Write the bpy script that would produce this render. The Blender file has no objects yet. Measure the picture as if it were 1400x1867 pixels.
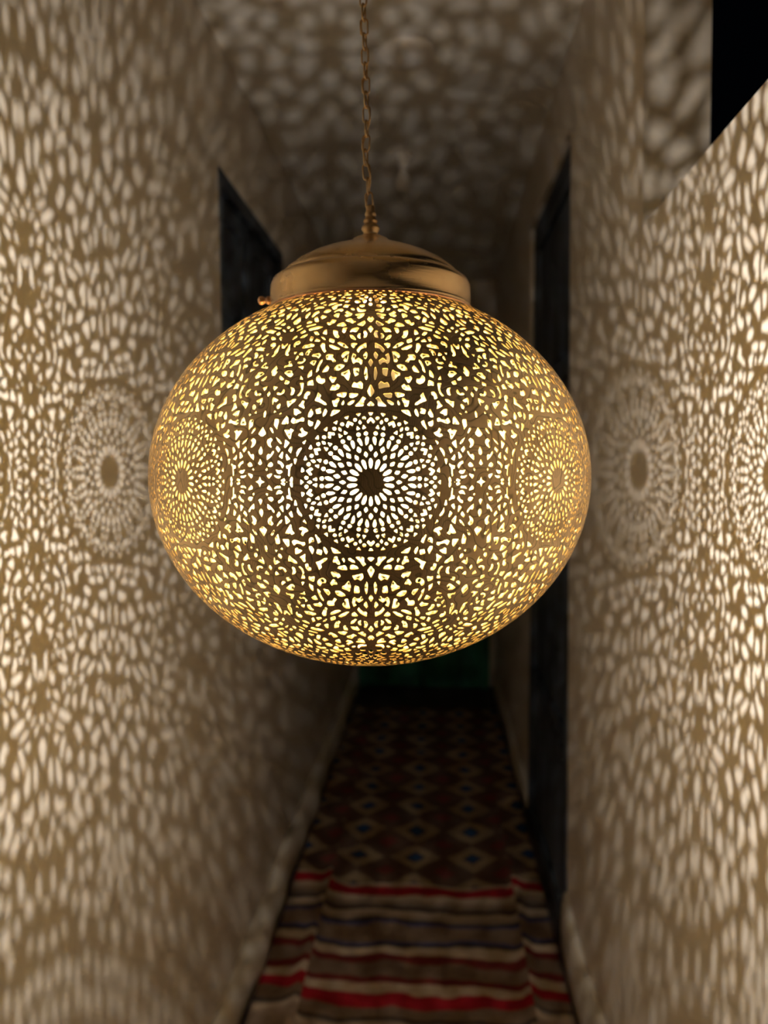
import bpy, bmesh, math, random
from mathutils import Vector, Matrix
from mathutils.geometry import delaunay_2d_cdt

R = math.radians
scene = bpy.context.scene
col = scene.collection
random.seed(7)

# ------------------------------------------------------------------ camera, world, light, exposure
EYE = 1.5
F_PX = 1335.0
cam_data = bpy.data.cameras.new('camera')
cam = bpy.data.objects.new('camera', cam_data)
col.objects.link(cam)
cam.location = (0.0, 0.0, EYE)
cam.rotation_euler = (R(90 - 3.58), 0.0, R(4.07))
cam_data.sensor_fit = 'VERTICAL'
cam_data.sensor_height = 36.0
cam_data.sensor_width = 27.0
cam_data.lens = 36.0 * F_PX / 1867.0
cam_data.clip_start = 0.02
cam_data.dof.use_dof = True
cam_data.dof.focus_distance = 0.68
cam_data.dof.aperture_fstop = cam_data.lens / 1000.0 / 0.0075
scene.camera = cam

world = bpy.data.worlds.new('night')
scene.world = world
world.use_nodes = True
world.node_tree.nodes['Background'].inputs[0].default_value = (0.25, 0.35, 0.6, 1)
world.node_tree.nodes['Background'].inputs[1].default_value = 0.0004

LAMP = Vector((-0.0768, 0.8606, EYE - 0.0135))      # centre of the pierced globe
BULB = LAMP + Vector((0.0178, 0.000, -0.0023))        # the bulb hangs a little off the axis
BULB_COLOR = (1.0, 0.95, 0.89)
BULB_STRENGTH = 12500.0

scene.view_settings.view_transform = 'Standard'
scene.view_settings.look = 'None'
scene.view_settings.gamma = 1.0
scene.view_settings.use_curve_mapping = False
scene.view_settings.exposure = 1.7
cy = scene.cycles
cy.max_bounces = 12
cy.diffuse_bounces = 6
cy.glossy_bounces = 6
cy.transparent_max_bounces = 8
cy.sample_clamp_indirect = 4.0
cy.blur_glossy = 0.6
cy.use_denoising = True

# ------------------------------------------------------------------ helpers
def link(name, bm, mat, parent=None, smooth=False):
    me = bpy.data.meshes.new(name)
    bm.normal_update()
    bm.to_mesh(me)
    bm.free()
    for m in (mat if isinstance(mat, (list, tuple)) else [mat]):
        me.materials.append(m)
    if smooth:
        for p in me.polygons:
            p.use_smooth = True
    o = bpy.data.objects.new(name, me)
    col.objects.link(o)
    if parent is not None:
        o.parent = parent
    return o

def tag(o, label=None, cat=None, group=None, kind=None):
    if label: o['label'] = label
    if cat: o['category'] = cat
    if group: o['group'] = group
    if kind: o['kind'] = kind
    return o

def empty(name, loc):
    o = bpy.data.objects.new(name, None)
    o.empty_display_size = 0.05
    col.objects.link(o)
    o.location = loc
    return o

def box(bm, x0, x1, y0, y1, z0, z1):
    v = [bm.verts.new((x, y, z)) for z in (z0, z1) for y in (y0, y1) for x in (x0, x1)]
    for f in ((0, 2, 3, 1), (4, 5, 7, 6), (0, 1, 5, 4), (2, 6, 7, 3), (0, 4, 6, 2), (1, 3, 7, 5)):
        bm.faces.new([v[i] for i in f])

def lathe(bm, prof, n=64, centre=(0, 0, 0), close=False):
    cx, cyy, cz = centre
    rings = []
    for r, z in prof:
        if r < 1e-6:
            rings.append([bm.verts.new((cx, cyy, cz + z))])
        else:
            rings.append([bm.verts.new((cx + r * math.cos(2 * math.pi * k / n), cyy + r * math.sin(2 * math.pi * k / n), cz + z)) for k in range(n)])
    for a, b in zip(rings, rings[1:]):
        for k in range(n):
            k2 = (k + 1) % n
            if len(a) == 1 and len(b) == 1: continue
            if len(a) == 1: bm.faces.new((a[0], b[k2], b[k]))
            elif len(b) == 1: bm.faces.new((a[k], a[k2], b[0]))
            else: bm.faces.new((a[k], a[k2], b[k2], b[k]))

def tube(bm, pts, r, n=8, closed=False):
    pts = [Vector(p) for p in pts]
    m = len(pts)
    rings = []
    ref = Vector((0.3, 0.9, 0.1))
    for i, p in enumerate(pts):
        a = pts[(i - 1) % m] if (closed or i > 0) else p
        b = pts[(i + 1) % m] if (closed or i < m - 1) else p
        t = (b - a).normalized()
        u = t.cross(ref)
        if u.length < 1e-4: u = t.cross(Vector((1, 0, 0)))
        u.normalize()
        w = t.cross(u).normalized()
        rings.append([bm.verts.new(p + u * (r * math.cos(2 * math.pi * k / n)) + w * (r * math.sin(2 * math.pi * k / n))) for k in range(n)])
    for i in range(m if closed else m - 1):
        a, b = rings[i], rings[(i + 1) % m]
        for k in range(n):
            bm.faces.new((a[k], a[(k + 1) % n], b[(k + 1) % n], b[k]))
    if not closed:
        bm.faces.new(rings[0][::-1]); bm.faces.new(rings[-1])

# ------------------------------------------------------------------ materials
class Nodes:
    def __init__(self, name):
        self.m = bpy.data.materials.new(name)
        self.m.use_nodes = True
        self.t = self.m.node_tree
        self.b = self.t.nodes['Principled BSDF']
    def n(self, kind, **kw):
        nd = self.t.nodes.new(kind)
        for k, v in kw.items():
            if k in nd.inputs: nd.inputs[k].default_value = v
            else: setattr(nd, k, v)
        return nd
    def l(self, a, b): self.t.links.new(a, b)
    def math(self, op, a, b=None, c=None, clamp=False):
        nd = self.t.nodes.new('ShaderNodeMath'); nd.operation = op; nd.use_clamp = clamp
        for i, v in enumerate((a, b, c)):
            if v is None: continue
            if isinstance(v, (int, float)): nd.inputs[i].default_value = v
            else: self.l(v, nd.inputs[i])
        return nd.outputs[0]
    def mix(self, f, a, b):
        nd = self.t.nodes.new('ShaderNodeMix'); nd.data_type = 'RGBA'
        for s, v in (('Factor', f), ('A', a), ('B', b)):
            i = {'Factor': 0, 'A': 6, 'B': 7}[s]
            if isinstance(v, (int, float)): nd.inputs[i].default_value = v
            elif isinstance(v, (tuple, list)): nd.inputs[i].default_value = (*v[:3], 1)
            else: self.l(v, nd.inputs[i])
        return nd.outputs[2]
    def ramp(self, fac, stops, interp='LINEAR'):
        nd = self.t.nodes.new('ShaderNodeValToRGB')
        cr = nd.color_ramp; cr.interpolation = interp
        while len(cr.elements) < len(stops): cr.elements.new(0.5)
        for e, (p, c) in zip(cr.elements, stops):
            e.position = p; e.color = (*c, 1)
        self.l(fac, nd.inputs[0])
        return nd.outputs[0]
    def coord(self):
        return self.n('ShaderNodeTexCoord').outputs['Object']

def plaster(name, base=(0.77, 0.69, 0.58), bump=0.35):
    k = Nodes(name)
    c = k.coord()
    n1 = k.n('ShaderNodeTexNoise', Scale=2.2, Detail=5.0); k.l(c, n1.inputs['Vector'])
    n2 = k.n('ShaderNodeTexNoise', Scale=38.0, Detail=4.0); k.l(c, n2.inputs['Vector'])
    dark = tuple(v * 0.88 for v in base)
    k.l(k.mix(n1.outputs['Fac'], dark, base), k.b.inputs['Base Color'])
    k.b.inputs['Roughness'].default_value = 0.92
    k.b.inputs['Specular IOR Level'].default_value = 0.15
    h = k.math('ADD', k.math('MULTIPLY', n1.outputs['Fac'], 3.0), k.math('MULTIPLY', n2.outputs['Fac'], 0.35))
    bp = k.n('ShaderNodeBump', Strength=bump, Distance=0.02); k.l(h, bp.inputs['Height'])
    k.l(bp.outputs[0], k.b.inputs['Normal'])
    return k.m

def painted(name, c0, c1, rough=0.6, scale=9.0):
    k = Nodes(name)
    c = k.coord()
    mp = k.n('ShaderNodeMapping'); mp.inputs['Scale'].default_value = (1, 1, 0.35); k.l(c, mp.inputs['Vector'])
    n1 = k.n('ShaderNodeTexNoise', Scale=scale, Detail=5.0); k.l(mp.outputs[0], n1.inputs['Vector'])
    f = k.ramp(n1.outputs['Fac'], [(0.38, (0, 0, 0)), (0.66, (1, 1, 1))])
    k.l(k.mix(f, c0, c1), k.b.inputs['Base Color'])
    k.b.inputs['Roughness'].default_value = rough
    bp = k.n('ShaderNodeBump', Strength=0.2, Distance=0.004); k.l(n1.outputs['Fac'], bp.inputs['Height'])
    k.l(bp.outputs[0], k.b.inputs['Normal'])
    return k.m

def brass(name, base, rough, engraved=False, brushed=False, tarnish=(0.5, 0.4, 0.3)):
    k = Nodes(name)
    c = k.coord()
    n1 = k.n('ShaderNodeTexNoise', Scale=22.0, Detail=6.0, Roughness=0.6); k.l(c, n1.inputs['Vector'])
    dark = tuple(b * t for b, t in zip(base, tarnish))
    f = k.ramp(n1.outputs['Fac'], [(0.25 if brushed else 0.32, (0, 0, 0)), (0.75 if brushed else 0.62, (1, 1, 1))])
    colr = k.mix(f, dark, base)
    k.b.inputs['Metallic'].default_value = 1.0
    k.l(k.math('ADD', k.math('MULTIPLY', n1.outputs['Fac'], -0.04 if brushed else -0.16), rough + (0.02 if brushed else 0.08)), k.b.inputs['Roughness'])
    bp = k.n('ShaderNodeBump', Strength=0.25, Distance=0.001)
    if engraved:
        nd = k.n('ShaderNodeTexNoise', Scale=52.0, Detail=0.0); k.l(c, nd.inputs['Vector'])
        ring = k.math('ABSOLUTE', k.math('SUBTRACT', k.math('FRACT', k.math('MULTIPLY', nd.outputs['Fac'], 7.0)), 0.5))
        line = k.math('SUBTRACT', 1.0, k.math('MULTIPLY', ring, 7.0), clamp=True)
        n3 = k.n('ShaderNodeTexNoise', Scale=16.0, Detail=0.0); k.l(c, n3.inputs['Vector'])
        w = k.n('ShaderNodeTexWave', Scale=190.0, Distortion=9.0, Detail=1.0); w.inputs['Detail Scale'].default_value = 0.6; k.l(c, w.inputs['Vector'])
        hatch = k.math('MULTIPLY', k.math('GREATER_THAN', w.outputs['Fac'], 0.8), k.math('GREATER_THAN', n3.outputs['Fac'], 0.56))
        cut = k.math('MAXIMUM', k.math('MULTIPLY', line, 0.8), k.math('MULTIPLY', hatch, 0.45))
        colr = k.mix(cut, colr, tuple(b * 0.3 for b in base))
        k.l(k.math('MULTIPLY', cut, -1.0), bp.inputs['Height'])
    elif brushed:
        mp = k.n('ShaderNodeMapping'); mp.inputs['Scale'].default_value = (30, 30, 400); k.l(c, mp.inputs['Vector'])
        n2 = k.n('ShaderNodeTexNoise', Scale=2.0, Detail=3.0); k.l(mp.outputs[0], n2.inputs['Vector'])
        k.l(n2.outputs['Fac'], bp.inputs['Height']); bp.inputs['Distance'].default_value = 0.0004
    else:
        k.l(n1.outputs['Fac'], bp.inputs['Height'])
    k.l(colr, k.b.inputs['Base Color'])
    k.l(bp.outputs[0], k.b.inputs['Normal'])
    return k.m

M_WALL = plaster('limewashed_plaster')
M_CEIL = plaster('ceiling_plaster', (0.86, 0.82, 0.76), 0.5)
M_SKIRT = plaster('skirting_plaster', (0.74, 0.67, 0.56), 0.6)
M_BLUE = painted('blue_black_paint', (0.03, 0.04, 0.055), (0.10, 0.13, 0.165))
M_GREEN = painted('dark_green_paint', (0.01, 0.10, 0.05), (0.02, 0.20, 0.09))
M_IRON = painted('dark_iron', (0.02, 0.018, 0.016), (0.05, 0.045, 0.04), 0.45, 40)
M_OUT = brass('engraved_brass', (0.88, 0.68, 0.40), 0.40, engraved=True, tarnish=(0.75, 0.7, 0.62))
M_IN = brass('inner_brass', (0.70, 0.58, 0.27), 0.50, tarnish=(0.9, 0.85, 0.75))
M_EDGE = brass('cut_brass_edge', (0.62, 0.48, 0.28), 0.45)
M_CAP = brass('brushed_brass', (0.92, 0.67, 0.36), 0.27, brushed=True, tarnish=(0.8, 0.74, 0.66))
M_COPPER = brass('copper_rim', (0.95, 0.58, 0.34), 0.28)
M_CHAIN = brass('chain_brass', (0.85, 0.62, 0.34), 0.35)
M_WHITE = painted('white_plastic', (0.85, 0.80, 0.76), (0.9, 0.86, 0.82), 0.4)
M_SOCKET = painted('dark_socket', (0.05, 0.04, 0.035), (0.08, 0.07, 0.06), 0.5)

k = Nodes('bulb_filament'); k.b.inputs['Base Color'].default_value = (0, 0, 0, 1)
k.b.inputs['Emission Color'].default_value = (*BULB_COLOR, 1); k.b.inputs['Emission Strength'].default_value = BULB_STRENGTH
M_LIGHT = k.m
k = Nodes('clear_glass')
tr = k.n('ShaderNodeBsdfTransparent'); gl = k.n('ShaderNodeBsdfGlossy', Roughness=0.03)
fr = k.n('ShaderNodeLayerWeight', Blend=0.15)
mx = k.n('ShaderNodeMixShader'); k.l(k.math('MULTIPLY', fr.outputs['Fresnel'], 0.5), mx.inputs[0]); k.l(tr.outputs[0], mx.inputs[1]); k.l(gl.outputs[0], mx.inputs[2])
k.l(mx.outputs[0], k.t.nodes['Material Output'].inputs[0])
M_GLASS = k.m

# floor tiles
k = Nodes('dark_floor_tiles')
br = k.n('ShaderNodeTexBrick', Scale=1.0); k.l(k.coord(), br.inputs['Vector'])
br.offset = 0.0
br.inputs['Brick Width'].default_value = 0.2; br.inputs['Row Height'].default_value = 0.2; br.inputs['Mortar Size'].default_value = 0.004
br.inputs['Color1'].default_value = (0.07, 0.045, 0.033, 1); br.inputs['Color2'].default_value = (0.05, 0.034, 0.027, 1); br.inputs['Mortar'].default_value = (0.03, 0.025, 0.02, 1)
k.l(br.outputs['Color'], k.b.inputs['Base Color']); k.b.inputs['Roughness'].default_value = 0.6
M_FLOOR = k.m

# woven rug: crosswise stripes near the camera, lattice of blue-centred lozenges beyond
k = Nodes('woven_rug')
c = k.coord()
sp = k.n('ShaderNodeSeparateXYZ'); k.l(c, sp.inputs[0])
X, Y = sp.outputs[0], sp.outputs[1]
nz = k.n('ShaderNodeTexNoise', Scale=5.5, Detail=2.0); k.l(c, nz.inputs['Vector'])
wob = k.math('MULTIPLY', k.math('SUBTRACT', nz.outputs['Fac'], 0.5), 0.085)
stepl = k.math('MULTIPLY', k.math('LESS_THAN', X, -0.372), 0.055)
stepr = k.math('MULTIPLY', k.math('GREATER_THAN', X, 0.275), 0.05)
Yw = k.math('SUBTRACT', k.math('ADD', Y, wob), k.math('ADD', stepl, stepr))
rd, dr, bg, br_, dk, bl, tn = (0.44, 0.008, 0.022), (0.20, 0.025, 0.022), (0.66, 0.50, 0.34), (0.26, 0.17, 0.11), (0.035, 0.03, 0.03), (0.10, 0.10, 0.20), (0.42, 0.30, 0.21)
y0, y1 = 1.92, 2.62
def depth_of(p): return 1.5 / math.tan(math.atan((850 + 2002.5 / p - 933.5) / 1335.0) + R(3.58))
st = [(1.92, tn), (1.945, bg), (1.968, dk), (1.978, br_), (2.010, br_), (2.022, rd), (2.062, rd), (2.072, bg), (2.100, bg), (2.110, dr), (2.126, dr), (2.136, br_), (2.185, br_),
      (2.196, dr), (2.222, dr), (2.232, bg), (2.260, bg), (2.272, dk), (2.288, bl), (2.300, br_), (2.365, br_), (2.376, bl), (2.392, dk), (2.405, tn), (2.440, bg), (2.455, dk), (2.50, tn), (2.520, bg), (2.540, bg), (2.550, rd), (2.590, rd), (2.603, bg)]
y0, y1 = depth_of(1.92), depth_of(2.62)
st = [(depth_of(p), q) for p, q in st]
ft = k.math('DIVIDE', k.math('SUBTRACT', Yw, y0), y1 - y0)
stripes = k.ramp(ft, [((p - y0) / (y1 - y0), q) for p, q in st])
far = k.math('GREATER_THAN', Yw, depth_of(2.612))
# repeated stripes nearer than the frame
def lattice(dx, dy):
    u = k.math('SUBTRACT', k.math('FRACT', k.math('ADD', k.math('DIVIDE', k.math('ADD', X, 0.073), 0.2175), 0.5 + 5.0 + dx)), 0.5)
    v = k.math('SUBTRACT', k.math('FRACT', k.math('ADD', k.math('DIVIDE', k.math('SUBTRACT', Yw, 2.712), 0.203), 0.5 + 5.0 + dy)), 0.5)
    return k.math('ADD', k.math('ABSOLUTE', u), k.math('ABSOLUTE', v))
d1, d2 = lattice(0.0, 0.0), lattice(0.5, 0.5)
ns = k.n('ShaderNodeTexNoise', Scale=60.0, Detail=3.0); k.l(c, ns.inputs['Vector'])
field = k.ramp(d1, [(0.0, (0.03, 0.10, 0.24)), (0.13, (0.03, 0.09, 0.2)), (0.17, (0.08, 0.05, 0.04)), (0.22, (0.46, 0.33, 0.19)), (0.40, (0.42, 0.30, 0.17)), (0.5, (0.15, 0.09, 0.06))])
core = k.ramp(d2, [(0.0, (1, 1, 1)), (0.16, (1, 1, 1)), (0.22, (0, 0, 0))])
field = k.mix(core, field, (0.24, 0.06, 0.05))
colr = k.mix(far, stripes, field)
colr = k.mix(k.math('MULTIPLY', ns.outputs['Fac'], 0.4), colr, (0.04, 0.03, 0.025))
k.l(colr, k.b.inputs['Base Color'])
k.b.inputs['Roughness'].default_value = 0.95
k.b.inputs['Specular IOR Level'].default_value = 0.1
wv = k.n('ShaderNodeTexWave', Scale=60.0, bands_direction='Y'); k.l(c, wv.inputs['Vector'])
bp = k.n('ShaderNodeBump', Strength=0.5, Distance=0.003)
k.l(k.math('ADD', wv.outputs['Fac'], ns.outputs['Fac']), bp.inputs['Height']); k.l(bp.outputs[0], k.b.inputs['Normal'])
M_RUG = k.m

# ------------------------------------------------------------------ the corridor
ZC_L, ZC_R = EYE + 1.13, EYE + 1.235           # ceiling height at the left and right wall
def XL(z): return -0.560 - 0.025 * z / ZC_L   # the walls lean a little
def XR(z): return 0.415 - 0.030 * z / ZC_R

def wall_block(bm, side, y0, y1, z0, z1, thick, ny=2, nz=6):
    """a wall piece with its inner face on the leaning plane and real thickness outward"""
    X = XL if side < 0 else XR
    inner = [[bm.verts.new((X(z0 + (z1 - z0) * j / nz), y0 + (y1 - y0) * i / ny, z0 + (z1 - z0) * j / nz)) for j in range(nz + 1)] for i in range(ny + 1)]
    outer = [[bm.verts.new((X(z0 + (z1 - z0) * j / nz) + side * thick, y0 + (y1 - y0) * i / ny, z0 + (z1 - z0) * j / nz)) for j in range(nz + 1)] for i in range(ny + 1)]
    for g in (inner, outer):
        for i in range(ny):
            for j in range(nz):
                bm.faces.new((g[i][j], g[i + 1][j], g[i + 1][j + 1], g[i][j + 1]))
    for i in range(ny):
        for j in (0, nz):
            bm.faces.new((inner[i][j], inner[i + 1][j], outer[i + 1][j], outer[i][j]))
    for j in range(nz):
        for i in (0, ny):
            bm.faces.new((inner[i][j], inner[i][j + 1], outer[i][j + 1], outer[i][j]))
    bmesh.ops.recalc_face_normals(bm, faces=bm.faces)

Y_BACK, Y_END = -3.2, 4.95
L0, L1, LZ0, LZ1 = 1.962, 2.79, 1.14, EYE + 0.80       # the window opening in the left wall
bm = bmesh.new()
wall_block(bm, -1, Y_BACK, L0, 0, ZC_L, 0.22)
link('wall_left', bm, M_WALL)
bm = bmesh.new()
wall_block(bm, -1, L0, L1, 0, LZ0, 0.22)
wall_block(bm, -1, L0, L1, LZ1, ZC_L, 0.22)
wall_block(bm, -1, L1, Y_END, 0, ZC_L, 0.22)
link('wall_left_far', bm, M_WALL)
# right wall: parapet with a big open bay above it, then a full-height pier, a doorway, and the far wall
RB, R0, R1, RZ1 = 1.472, 2.24, 3.16, EYE + 0.985
bm = bmesh.new()
wall_block(bm, 1, Y_BACK, RB, 0, EYE + 0.462, 0.124)
link('wall_right_parapet', bm, M_WALL)
bm = bmesh.new()
wall_block(bm, 1, RB, R0, 0, ZC_R, 0.124)
wall_block(bm, 1, R0, R1, RZ1, ZC_R, 0.124)
link('wall_right', bm, M_WALL)
bm = bmesh.new()
wall_block(bm, 1, R1, Y_END, 0, ZC_R, 0.124)
link('wall_right_far', bm, M_WALL)
bm = bmesh.new(); box(bm, -0.85, 0.60, Y_END, Y_END + 0.2, 0, 2.80)
link('wall_end', bm, M_WALL)
bm = bmesh.new(); box(bm, -0.85, 0.60, Y_BACK - 0.2, Y_BACK, 0, 2.80)
link('wall_back', bm, M_WALL)
for n_, xx in (('floor', None),):
    bm = bmesh.new(); box(bm, -0.85, 0.75, Y_BACK - 0.2, Y_END + 0.2, -0.12, 0.0)
    tag(link('floor', bm, M_FLOOR), kind='structure')
# ceiling: tilted slab
bm = bmesh.new()
NX, NY = 24, 120
grid = []
def ceil_z(x, y):
    t = (x + 0.585) / 0.97
    return ZC_L + (ZC_R - ZC_L) * t + 0.006 * math.sin(5.3 * y + 3 * x) * math.sin(9 * x + 1.7 * y) + 0.004 * math.sin(13 * y + 8 * x)
for i in range(NX + 1):
    x = -0.82 + 1.36 * i / NX
    grid.append([bm.verts.new((x, Y_BACK - 0.2 + (Y_END + 0.4 - Y_BACK) * j / NY, ceil_z(x, Y_BACK + (Y_END - Y_BACK) * j / NY))) for j in range(NY + 1)])
for i in range(NX):
    for j in range(NY):
        bm.faces.new((grid[i][j], grid[i][j + 1], grid[i + 1][j + 1], grid[i + 1][j]))
r = bmesh.ops.extrude_face_region(bm, geom=bm.faces[:])
for v in [g for g in r['geom'] if isinstance(g, bmesh.types.BMVert)]: v.co.z += 0.15
bmesh.ops.recalc_face_normals(bm, faces=bm.faces)
link('ceiling', bm, M_CEIL, smooth=False)
# skirtings: rounded, uneven plaster plinths
def skirting(name, side, y0, y1, h=0.10, t=0.030):
    bm = bmesh.new()
    X = XL if side < 0 else XR
    prof = [(0.0, 0.0), (1.0, 0.0), (1.0, 0.45), (0.92, 0.75), (0.66, 0.94), (0.30, 1.0), (0.0, 1.0)]
    n = max(2, int((y1 - y0) / 0.04))
    rows = []
    for i in range(n + 1):
        y = y0 + (y1 - y0) * i / n
        w = 1 + 0.16 * math.sin(y * 7.1 + side) + 0.10 * math.sin(y * 19.0)
        rows.append([bm.verts.new((X(b * h) - side * a * t * w, y, b * h * (1 + 0.07 * math.sin(y * 11 + side * 2)))) for a, b in prof])
    for i in range(n):
        for j in range(len(prof)):
            j2 = (j + 1) % len(prof)
            bm.faces.new((rows[i][j], rows[i + 1][j], rows[i + 1][j2], rows[i][j2]))
    bm.faces.new(rows[0]); bm.faces.new(rows[-1][::-1])
    bmesh.ops.recalc_face_normals(bm, faces=bm.faces)
    return link(name, bm, M_SKIRT, smooth=True)
for nm, s, a, b in (('baseboard_left', -1, Y_BACK, Y_END), ('baseboard_right', 1, Y_BACK, R0), ('baseboard_right_far', 1, R1, Y_END)):
    tag(skirting(nm, s, a, b, 0.10 if s < 0 else (0.165 if a < 0 else 0.10), 0.046 if s < 0 else 0.026), kind='structure')

# window with dark blue shutters in the left wall
def panelled_leaf(bm, xf, side, ya, yb, za, zb, rows):
    """slab whose face (towards the corridor) is at xf, with raised frames round sunk panels"""
    d = side
    lo, hi = sorted((xf + d * 0.014, xf + d * 0.04))
    box(bm, lo, hi, ya, yb, za, zb)
    lo, hi = sorted((xf, xf + d * 0.014))
    s = 0.055
    box(bm, lo, hi, ya, ya + s, za, zb); box(bm, lo, hi, yb - s, yb, za, zb)
    for i in range(rows + 1):
        z = za + (zb - za - s) * i / rows
        box(bm, lo, hi, ya + s, yb - s, z, z + s)
    for i in range(rows):
        z = za + (zb - za - s) * i / rows + s
        z2 = za + (zb - za - s) * (i + 1) / rows
        lo2, hi2 = sorted((xf + d * 0.006, xf + d * 0.014))
        box(bm, lo2, hi2, ya + s + 0.03, yb - s - 0.03, z + 0.03, z2 - 0.03)
win = empty('window_1', (XL(1.5) - 0.10, (L0 + L1) / 2, LZ0)); tag(win, kind='structure')
def child(o, root):
    o.parent = root; o.matrix_parent_inverse = Matrix.Translation(-Vector(root.location)); return o
bm = bmesh.new(); xf = XL(1.5) - 0.028
box(bm, xf - 0.05, xf + 0.02, L0, L0 + 0.04, LZ0, LZ1); box(bm, xf - 0.05, xf + 0.02, L1 - 0.04, L1, LZ0, LZ1)
box(bm, xf - 0.05, xf + 0.02, L0 + 0.04, L1 - 0.04, LZ0, LZ0 + 0.04); box(bm, xf - 0.05, xf + 0.02, L0 + 0.04, L1 - 0.04, LZ1 - 0.04, LZ1)
child(link('window_frame', bm, M_BLUE), win)
mid = (L0 + L1) / 2
for a, b in ((L0 + 0.042, mid - 0.002), (mid + 0.002, L1 - 0.042)):
    bm = bmesh.new(); panelled_leaf(bm, xf, -1, a, b, LZ0 + 0.042, LZ1 - 0.042, 3)
    child(link('shutter', bm, M_BLUE), win)
bm = bmesh.new(); tube(bm, [(xf + 0.004, mid + 0.03, 1.62), (xf + 0.03, mid + 0.03, 1.62), (xf + 0.03, mid + 0.03, 1.72), (xf + 0.004, mid + 0.03, 1.72)], 0.005)
child(link('window_handle', bm, M_IRON), win)
# door in the right wall
dr_ = empty('door_1', (XR(1.0) + 0.10, (R0 + R1) / 2, 0)); tag(dr_, kind='structure')
bm = bmesh.new(); xf = XR(1.0) + 0.006
box(bm, xf - 0.004, xf + 0.045, R0, R0 + 0.045, 0, RZ1); box(bm, xf - 0.004, xf + 0.045, R1 - 0.045, R1, 0, RZ1); box(bm, xf - 0.004, xf + 0.045, R0 + 0.045, R1 - 0.045, RZ1 - 0.05, RZ1)
child(link('door_frame', bm, M_BLUE), dr_)
bm = bmesh.new(); panelled_leaf(bm, xf, 1, R0 + 0.047, R1 - 0.047, 0.01, RZ1 - 0.052, 4)
child(link('door_panel', bm, M_BLUE), dr_)
bm = bmesh.new(); tube(bm, [(xf + 0.002, R1 - 0.09, 1.02), (xf - 0.03, R1 - 0.09, 1.02), (xf - 0.035, R1 - 0.19, 1.02)], 0.008)
child(link('door_handle', bm, M_IRON), dr_)
# green double door closing the corridor
dg = empty('door_2', (-0.085, Y_END, 0)); tag(dg, kind='structure')
def leaf_y(bm, yf, xa, xb, za, zb, rows):
    box(bm, xa, xb, yf, yf + 0.03, za, zb)
    s = 0.06
    box(bm, xa, xa + s, yf - 0.014, yf, za, zb); box(bm, xb - s, xb, yf - 0.014, yf, za, zb)
    for i in range(rows + 1):
        z = za + (zb - za - s) * i / rows
        box(bm, xa + s, xb - s, yf - 0.014, yf, z, z + s)
yf = Y_END - 0.05
for a, b in ((-0.46, -0.08), (-0.076, 0.30)):
    bm = bmesh.new(); leaf_y(bm, yf, a, b, 0.01, 2.1, 3)
    child(link('door_panel', bm, M_GREEN), dg)
bm = bmesh.new()
box(bm, -0.52, -0.463, yf - 0.02, Y_END, 0, 2.16); box(bm, 0.303, 0.36, yf - 0.02, Y_END, 0, 2.16); box(bm, -0.463, 0.303, yf - 0.02, Y_END, 2.103, 2.16)
child(link('door_frame', bm, M_GREEN), dg)
bm = bmesh.new(); tube(bm, [(-0.11, yf - 0.014, 1.0), (-0.11, yf - 0.05, 1.0), (-0.18, yf - 0.055, 1.0)], 0.008)
child(link('door_handle', bm, M_IRON), dg)
for o in list(col.objects):
    if o.parent is None and o.name.startswith(('wall_', 'ceiling')): tag(o, kind='structure')

# ------------------------------------------------------------------ things
# rug
bm = bmesh.new()
NX, NY = 60, 240
RX0, RX1, RY0, RY1 = -0.505, 0.380, 0.2, 4.45
def rug_z(x, y):
    z = 0.007 + 0.004 * math.sin(9 * y + 4 * x) * math.sin(5 * x + 2) + 0.004 * math.sin(23 * y + 2 * math.sin(6 * x)) * (0.4 + 0.6 * math.sin(1.3 * y) ** 2)
    for fx, w, h in ((-0.375 + 0.012 * math.sin(2.5 * y), 0.020, 0.018), (0.275 + 0.010 * math.sin(3.1 * y), 0.018, 0.018)):
        z += h * math.exp(-((x - fx) / w) ** 2) * (1 if y < 2.6 else math.exp(-(y - 2.6) * 3))
    return max(z, 0.003) + 0.004
top = [[bm.verts.new((RX0 + (RX1 - RX0) * i / NX, RY0 + (RY1 - RY0) * j / NY, rug_z(RX0 + (RX1 - RX0) * i / NX, RY0 + (RY1 - RY0) * j / NY))) for j in range(NY + 1)] for i in range(NX + 1)]
bot = [[bm.verts.new((v.co.x, v.co.y, v.co.z - 0.0065)) for v in rowv] for rowv in top]
for i in range(NX):
    for j in range(NY):
        bm.faces.new((top[i][j], top[i + 1][j], top[i + 1][j + 1], top[i][j + 1]))
        bm.faces.new((bot[i][j], bot[i][j + 1], bot[i + 1][j + 1], bot[i + 1][j]))
for i in range(NX):
    for j in (0, NY): bm.faces.new((top[i][j], top[i + 1][j], bot[i + 1][j], bot[i][j]))
for j in range(NY):
    for i in (0, NX): bm.faces.new((top[i][j], top[i][j + 1], bot[i][j + 1], bot[i][j]))
bmesh.ops.recalc_face_normals(bm, faces=bm.faces)
tag(link('runner_rug', bm, M_RUG, smooth=True), 'rumpled woven runner rug with red and beige stripes and blue-centred lozenges on the corridor floor', 'rug')

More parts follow.
